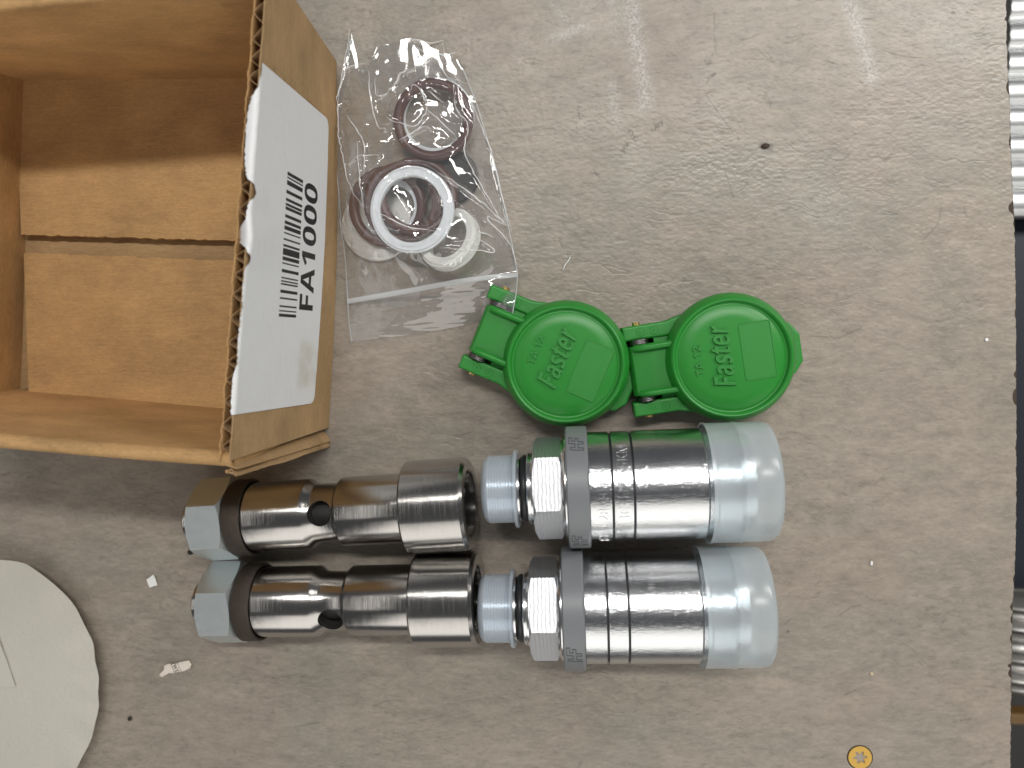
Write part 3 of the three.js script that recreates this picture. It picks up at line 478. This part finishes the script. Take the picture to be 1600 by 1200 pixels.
// ------------------------------------------------------------------ clear zip bag
{
  // outline in photo pixels (rows from the closed end to the open end): left and right border
  const row = [[0, [545, 52], [718, 96]], [0.06, [541, 80], [727, 118]], [0.16, [528, 130], [742, 155]], [0.28, [519, 195], [757, 205]], [0.42, [523, 270], [775, 265]], [0.58, [530, 345], [789, 332]], [0.74, [537, 415], [800, 385]], [0.86, [540, 470], [808, 428]], [0.93, [542, 502], [806, 458]], [1, [546, 534], [800, 491]]];
  const g2 = (t, k) => { let i = 0; while (i < row.length - 2 && row[i + 1][0] < t) i++; const a = row[i], b = row[i + 1], q = (t - a[0]) / (b[0] - a[0]); return [mix(a[k][0], b[k][0], q), mix(a[k][1], b[k][1], q)]; };
  const NS = 240, NT = 400, W = NS + 1, Hh = NT + 1, X = new Float32Array(W * Hh), Z = new Float32Array(W * Hh), ob = new Float32Array(W * Hh), h = new Float32Array(W * Hh);
  const arm = P(786, 482, 12);
  for (let j = 0; j < Hh; j++) for (let i = 0; i < W; i++) {
    const s = i / NS, t = j / NT, l = g2(t, 1), r = g2(t, 2), k = j * W + i;
    let u = mix(l[0], r[0], s), v = mix(l[1], r[1], s); v += (1 - sstep(0, 0.12, t)) * (s < 0.22 ? 55 * Math.sin(Math.PI * s / 0.22) * 0.9 : -20 * Math.sin(Math.PI * (s - 0.22) / 0.78));   // notch between the corner spike and the rest
    v += sstep(0.9, 1, t) * 5 * Math.sin(Math.PI * s) + (1 - sstep(0, 0.1, t)) * 16 * (fbm(s * 7, 3.3, 2) - 0.5);
    const lift = 12.5 * sstep(0.80, 0.95, s) * sstep(0.84, 0.96, t), c = P(u, v, 3.5 + lift * 0.9);
    X[k] = c.x; Z[k] = c.z;
    let o = 0.5; for (const [x, z, ri, ro, y, nx, nz] of rings) { const d = Math.hypot(c.x - x, c.z - z); if (d < ro + 0.4 && d > ri - 0.4) { const m = (ri + ro) / 2, hw = (ro - ri) / 2 + 0.4; o = Math.max(o, y + 0.45 - 1.1 * (1 - Math.sqrt(Math.max(0, 1 - ((d - m) / hw) ** 2))) + nx * (c.x - x) + nz * (c.z - z)); } }
    if (lift > 0.2) o = Math.max(o, lift + 0.6);
    ob[k] = o; h[k] = o;
  }
  for (let it = 0; it < 900; it++) {
    for (let j = 1; j < NT; j++) for (let i = 1; i < NS; i++) { const k = j * W + i; const a = 0.25 * (h[k - 1] + h[k + 1] + h[k - W] + h[k + W]); h[k] = Math.max(ob[k], h[k] + 1.6 * (a - h[k])); }
  }
  // crumple: soft billows with sharp, wandering folds of two sizes, running mostly along the bag
  const warp = (x, z, sd) => [x + 5 * (fbm(x / 14 + sd, z / 14, 3) - 0.5), z + 7 * (fbm(x / 16, z / 18 + sd * 3, 3) - 0.5)];
  const fold = (x, z, cx, cz, sd, turn) => { const [a, b] = warp(x * Math.cos(turn) + z * Math.sin(turn), z * Math.cos(turn) - x * Math.sin(turn), sd); return 1 - Math.abs(2 * vn(a / cx + sd * 5.3, b / cz + sd * 2.1) - 1); };
  const crumple = (x, z) => 2.6 * fbm(x / 15 + 3, z / 22, 2) + 2.1 * fold(x, z, 9, 22, 1, 0.3) + 1.0 * fold(x, z, 5, 11, 2, -0.45) + 0.6 * fold(x, z, 8, 8, 3, 1.1) + 0.18 * fold(x, z, 2.4, 4.5, 4, 0.2);
  const z3 = (x, y) => P(500 + x / 2.5, 20 + y / 2.5, 6);
  const sharp = [[[105, 50], [90, 140], [60, 330], [70, 480], [100, 590], [130, 690], [195, 775]], [[165, 180], [95, 210], [60, 330]], [[310, 110], [330, 92], [430, 98], [475, 85]], [[150, 505], [165, 600], [175, 690], [195, 770]], [[120, 600], [160, 570], [250, 575]], [[195, 230], [220, 400], [250, 470], [275, 470]], [[220, 265], [235, 340], [290, 320], [330, 260], [380, 240]],
    [[280, 430], [330, 450], [390, 465], [420, 430], [435, 400], [385, 300], [370, 310], [365, 350]], [[440, 330], [500, 380]], [[435, 400], [540, 500]], [[330, 520], [430, 470], [450, 480]], [[530, 300], [545, 400], [585, 450], [575, 560], [600, 620], [720, 830]], [[490, 655], [570, 700], [650, 760], [730, 830]], [[730, 830], [660, 810], [740, 900], [765, 980]],
    [[370, 130], [400, 155], [430, 190]], [[380, 190], [500, 150], [525, 135]], [[440, 150], [520, 280], [570, 270]], [[590, 330], [620, 420], [660, 520], [700, 680], [745, 850]], [[545, 910], [640, 905], [690, 940], [590, 940], [500, 935]], [[630, 870], [685, 885]], [[235, 790], [300, 820], [360, 850], [480, 870]], [[105, 400], [180, 520], [190, 640]], [[340, 130], [350, 230], [300, 300]], [[470, 95], [500, 200], [560, 300]]];
  const creases = sharp.flatMap((l) => { const q = l.map(([x, y]) => z3(x, y)), o = []; for (let i = 0; i < q.length - 1; i++) o.push([q[i].x, q[i].z, q[i + 1].x, q[i + 1].z, 0.8 + 0.7 * rnd(), 0.5 + 0.4 * rnd()]); return o; });
  const film = sheet((s, t) => {
    const i = Math.round(s * NS), j = Math.round(t * NT), k = j * W + i, x = X[k], z = Z[k], calm = 1 - sstep(0.74, 0.86, t), rim = Math.min(1, Math.min(s, 1 - s) * 9) * Math.min(1, t * 14);
    let y = h[k]; const free = clamp((h[k] - ob[k]) / 1.5, 0.25, 1);
    y += crumple(x, z) * (0.12 + 0.88 * calm) * (0.15 + 0.85 * rim) * (0.35 + 0.65 * free);
    for (const [ax, az, bx, bz, A, w] of creases) { const dx = bx - ax, dz = bz - az, q = clamp(((x - ax) * dx + (z - az) * dz) / (dx * dx + dz * dz)), d2 = (x - ax - q * dx) ** 2 + (z - az - q * dz) ** 2; if (d2 < 9) y += A * Math.exp(-d2 / (w * w)); }
    y += sstep(0.86, 0.9, t) * (0.8 * fbm(s * 1.6 + t * 3, t * 46 - s * 3, 3) + 0.12 * vn(s * 9, t * 90));
    return [x, y + 0.2, z];
  }, NS, NT);
  const bag = thing('zip_bag', [0, 0, 0], 0, 'crumpled clear plastic zip bag holding brown and white sealing rings', 'bag');
  part('front_film', film, M.film, bag);
  // white tubes along the sharpest folds, painted in as their highlight lines
  const fp = film.attributes.position, near = (x, z) => { let best = 1e9, y = 0; for (let q = 0; q < fp.count; q++) { const d = (fp.getX(q) - x) ** 2 + (fp.getZ(q) - z) ** 2; if (d < best) { best = d; y = fp.getY(q); } } return y; };
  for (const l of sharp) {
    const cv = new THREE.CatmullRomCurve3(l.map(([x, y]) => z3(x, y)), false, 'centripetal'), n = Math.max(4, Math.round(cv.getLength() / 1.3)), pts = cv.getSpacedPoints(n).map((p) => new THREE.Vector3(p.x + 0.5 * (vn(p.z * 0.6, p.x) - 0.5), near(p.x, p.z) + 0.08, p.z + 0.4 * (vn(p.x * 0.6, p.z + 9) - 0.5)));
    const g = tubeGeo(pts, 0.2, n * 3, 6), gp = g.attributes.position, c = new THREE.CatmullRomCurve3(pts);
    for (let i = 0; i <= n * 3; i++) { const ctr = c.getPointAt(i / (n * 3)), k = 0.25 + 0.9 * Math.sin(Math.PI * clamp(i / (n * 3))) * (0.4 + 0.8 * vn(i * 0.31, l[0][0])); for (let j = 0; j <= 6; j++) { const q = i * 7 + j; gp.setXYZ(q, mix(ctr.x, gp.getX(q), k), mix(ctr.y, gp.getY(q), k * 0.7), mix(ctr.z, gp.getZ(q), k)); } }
    part('fold_glint', g, M.crease, bag);
  }
  part('back_film', sheet((s, t) => { const i = Math.round(s * NS), j = Math.round(t * NT), k = j * W + i; const lf = ob[k] > 0.6 && t > 0.84 && s > 0.78 ? ob[k] - 0.5 : 0.25; return [X[k], lf + 0.2 * vn(s * 20, t * 30), Z[k]]; }, 60, 100), M.film, bag);
  const at = (s, t) => { const i = Math.round(s * NS), j = Math.round(t * NT), k = j * W + i; return new THREE.Vector3(X[k], h[k] + 0.9, Z[k]); };
  const zp = []; for (let i = 0; i <= 40; i++) zp.push(at(i / 40, 0.862));
  const zstrip = sheet((s, t) => { const p = at(s, 0.862 + (t - 0.5) * 0.017); return [p.x, p.y + 0.25 - 0.5 * Math.abs(t - 0.5), p.z]; }, 60, 4);
  part('zip_strip', zstrip, M.zip, bag);
  for (const s of [0, 1]) { const q = []; for (let j = 0; j <= 60; j++) { const p = at(s, 0.02 + j / 60 * 0.98); p.y = Math.max(0.5, p.y - 0.6); q.push(p); } part('side_seam', tubeGeo(q, 0.22, 120, 6), M.zip, bag); }
}

// ------------------------------------------------------------------ round paper disc, scraps, screw, crumbs
{
  const c = P(-14, 1062, 6), outline = [[39, 881], [82, 909], [108, 937], [128, 966], [141, 995], [149, 1026], [152.5, 1050], [154, 1090], [149, 1133], [140, 1160], [130, 1180], [118, 1204], [88, 1240], [40, 1268], [-20, 1276], [-90, 1262], [-150, 1205], [-185, 1140], [-192, 1060], [-178, 985], [-140, 925], [-80, 885], [-10, 874]];
  const pol = outline.map(([u, v]) => { const p = P(u, v, 6); return [Math.atan2(p.z - c.z, p.x - c.x), Math.hypot(p.x - c.x, p.z - c.z)]; }).sort((a, b) => a[0] - b[0]);
  const rad = (a) => { a = Math.atan2(Math.sin(a), Math.cos(a)); let i = pol.findIndex((q) => q[0] > a); const n = pol.length; const A = pol[(i - 1 + n) % n], B = pol[i < 0 ? 0 : i]; if (i <= 0) { const A2 = pol[n - 1], B2 = pol[0]; let d = a - A2[0]; if (d < 0) d += Math.PI * 2; return mix(A2[1], B2[1], d / (B2[0] + Math.PI * 2 - A2[0])); } return mix(A[1], B[1], (a - A[0]) / (B[0] - A[0])); };
  const t = thing('paper_disc', [c.x, 0, c.z], 0, 'large round off white paper lid with a faceted rim', 'paper lid');
  const top = sheet((s, q) => { const a = -s * Math.PI * 2, R = rad(a), r = q * R, cr = sstep(0.7, 1, q), y = 8.6 - 2.6 * q * q + 0.5 * (fbm(Math.cos(a) * 3 * q + 5, Math.sin(a) * 3 * q + 5, 3) - 0.5) + 0.4 * cr * Math.sin(a * 17 + 2 * Math.sin(a * 3)) + 0.35 * cr * (vn(Math.cos(a) * 5 + 20, Math.sin(a) * 5 + 20) - 0.5); return [r * Math.cos(a), y, r * Math.sin(a), r * Math.cos(a) / 60, r * Math.sin(a) / 60]; }, 240, 40, true);
  part('paper_top', top, M.discPaper, t);
  part('paper_rim', sheet((s, q) => { const a = -s * Math.PI * 2, R = rad(a) - 0.05 - q * 5.5, y = mix(6.0 + 0.4 * Math.sin(a * 17 + 2 * Math.sin(a * 3)) + 0.35 * (vn(Math.cos(a) * 5 + 20, Math.sin(a) * 5 + 20) - 0.5), 0.3, q); return [R * Math.cos(a), y, R * Math.sin(a)]; }, 240, 3), M.discPaper, t);
  const s0 = P(-40, 960, 8), s1 = P(27, 1072, 8);
  part('paper_patch', flat([[s0.x - c.x, s0.z - c.z + 6], [P(-4, 985, 8).x - c.x, P(-4, 985, 8).z - c.z], [P(13, 1030, 8).x - c.x, P(13, 1030, 8).z - c.z], [s1.x - c.x, s1.z - c.z], [s0.x - c.x, s1.z - c.z]], 8.75, 0.25), mat([0.535, 0.515, 0.455], 0.75), t);

  const scrap = (name, pts, y, m, label, cat, bend = 0.5) => {
    const q = pts.map(([u, v]) => { const p = P(u, v, 0.4); return [p.x, p.z]; }); const g = flat(q, 0, 0.3); const p = g.attributes.position;
    for (let i = 0; i < p.count; i++) p.setY(i, p.getY(i) + y + bend * (0.5 + 0.5 * Math.sin(p.getX(i) * 1.3 + p.getZ(i) * 0.9))); g.computeVertexNormals();
    return tag(part(name, g, m), label, cat);
  };
  scrap('paper_scrap', [[230, 905], [240, 897.5], [243, 902], [246.5, 914], [235, 917.5]], 0.3, M.paper, 'small white square paper scrap left of the hex nuts', 'paper scrap');
  const sc = document.createElement('canvas'); sc.width = 256; sc.height = 128; const g = sc.getContext('2d'); g.fillStyle = 'rgb(224,214,202)'; g.fillRect(0, 0, 256, 128); g.save(); g.translate(128, 62); g.rotate(-0.35); g.strokeStyle = g.fillStyle = 'rgb(40,36,34)'; g.lineWidth = 3; g.strokeRect(-14, -40, 50, 80); g.font = 'bold 40px serif'; g.rotate(Math.PI / 2); g.fillText('WU', -34, 6); g.restore();
  const st = new THREE.CanvasTexture(sc); st.colorSpace = THREE.SRGBColorSpace;
  const s2 = scrap('torn_paper_scrap', [[250, 1053], [257, 1046], [257, 1040], [264, 1036.5], [272, 1037], [281, 1034.5], [296, 1031.5], [300, 1037], [299, 1043], [290, 1047.5], [278, 1051], [265, 1051], [256, 1056.5], [250.5, 1055.5]], 0.3, mat([1, 1, 1], 0.75, { map: st }), 'torn cream paper scrap with black print below the bolts', 'paper scrap', 0.8);
  { const p = s2.geometry.attributes.position, uv = s2.geometry.attributes.uv, a = P(248, 1030), b = P(302, 1058); for (let i = 0; i < p.count; i++) uv.setXY(i, (p.getX(i) / MM - a.x) / (b.x - a.x), 1 - (p.getZ(i) / MM - a.z) / (b.z - a.z)); }
  const crumb = (u, v, r, m, label, sx = 1, sz = 1) => { const p = P(u, v, 0.5), ge = new THREE.IcosahedronGeometry(r, 2), q = ge.attributes.position; for (let i = 0; i < q.count; i++) { const x = q.getX(i), y = q.getY(i), z = q.getZ(i), k = 0.75 + 0.5 * fbm(x * 1.3 + u, z * 1.3 + y + v, 2); q.setXYZ(i, x * k * sx, y * k * 0.6, z * k * sz); } ge.computeVertexNormals(); tag(part('crumb', ge.translate(p.x, r * 0.45, p.z), m), label, 'crumb'); };
  crumb(297, 863, 1.15, M.crumb, 'dark crumb tucked beside the upper hex nut', 1, 0.8); crumb(203, 1123, 0.95, M.crumb, 'black speck near the paper lid at the lower left');
  crumb(1362, 880, 0.75, M.paper, 'tiny white fleck right of the couplings', 0.7, 1.3); crumb(1362, 1053, 0.6, M.tan, 'tiny tan fleck below the white fleck'); crumb(1542, 531, 0.6, M.paper, 'pale fleck near the right bench edge'); crumb(1196, 228, 1.1, M.core, 'dark brown crumb alone on the bare laminate', 1.4, 0.8);
  tag(part('white_fibre', tubeGeo([P(880, 421, 0.4), P(883, 414, 0.5), P(889, 406, 0.4), P(891, 401, 0.3)], 0.22, 30, 6), M.paper), 'short white fibre on the laminate above the green caps', 'fibre');
  const sp = P(1344, 1184, 0.3), screw = thing('brass_screw', [sp.x, 0, sp.z], 0.15, 'yellow brass countersunk screw with a star socket', 'screw');
  const star = new THREE.Shape(); for (let i = 0; i <= 72; i++) { const a = i / 72 * Math.PI * 2, r = 1.95 + 0.62 * Math.cos(6 * a); i ? star.lineTo(r * Math.cos(a), r * Math.sin(a)) : star.moveTo(r * Math.cos(a), r * Math.sin(a)); }
  const headG = new THREE.Shape(); headG.absarc(0, 0, 4.35, 0, Math.PI * 2); headG.holes.push(new THREE.Path(star.getPoints().reverse()));
  part('screw_head', extr(headG, 1.1, 0.22, 3).rotateX(-Math.PI / 2).translate(0, -0.75, 0), M.brass, screw);
  part('socket', [extr(star, 0.3).rotateX(-Math.PI / 2).translate(0, -0.72, 0), new THREE.SphereGeometry(0.8, 12, 8).scale(1, 0.3, 1.2).translate(-0.2, -0.4, -0.3)], M.brassDark, screw);
  part('countersink_gap', new THREE.RingGeometry(4.2, 4.75, 64).rotateX(-Math.PI / 2).translate(0, 0.06, 0), M.crumb, screw);
}
renderer.render(scene, camera);
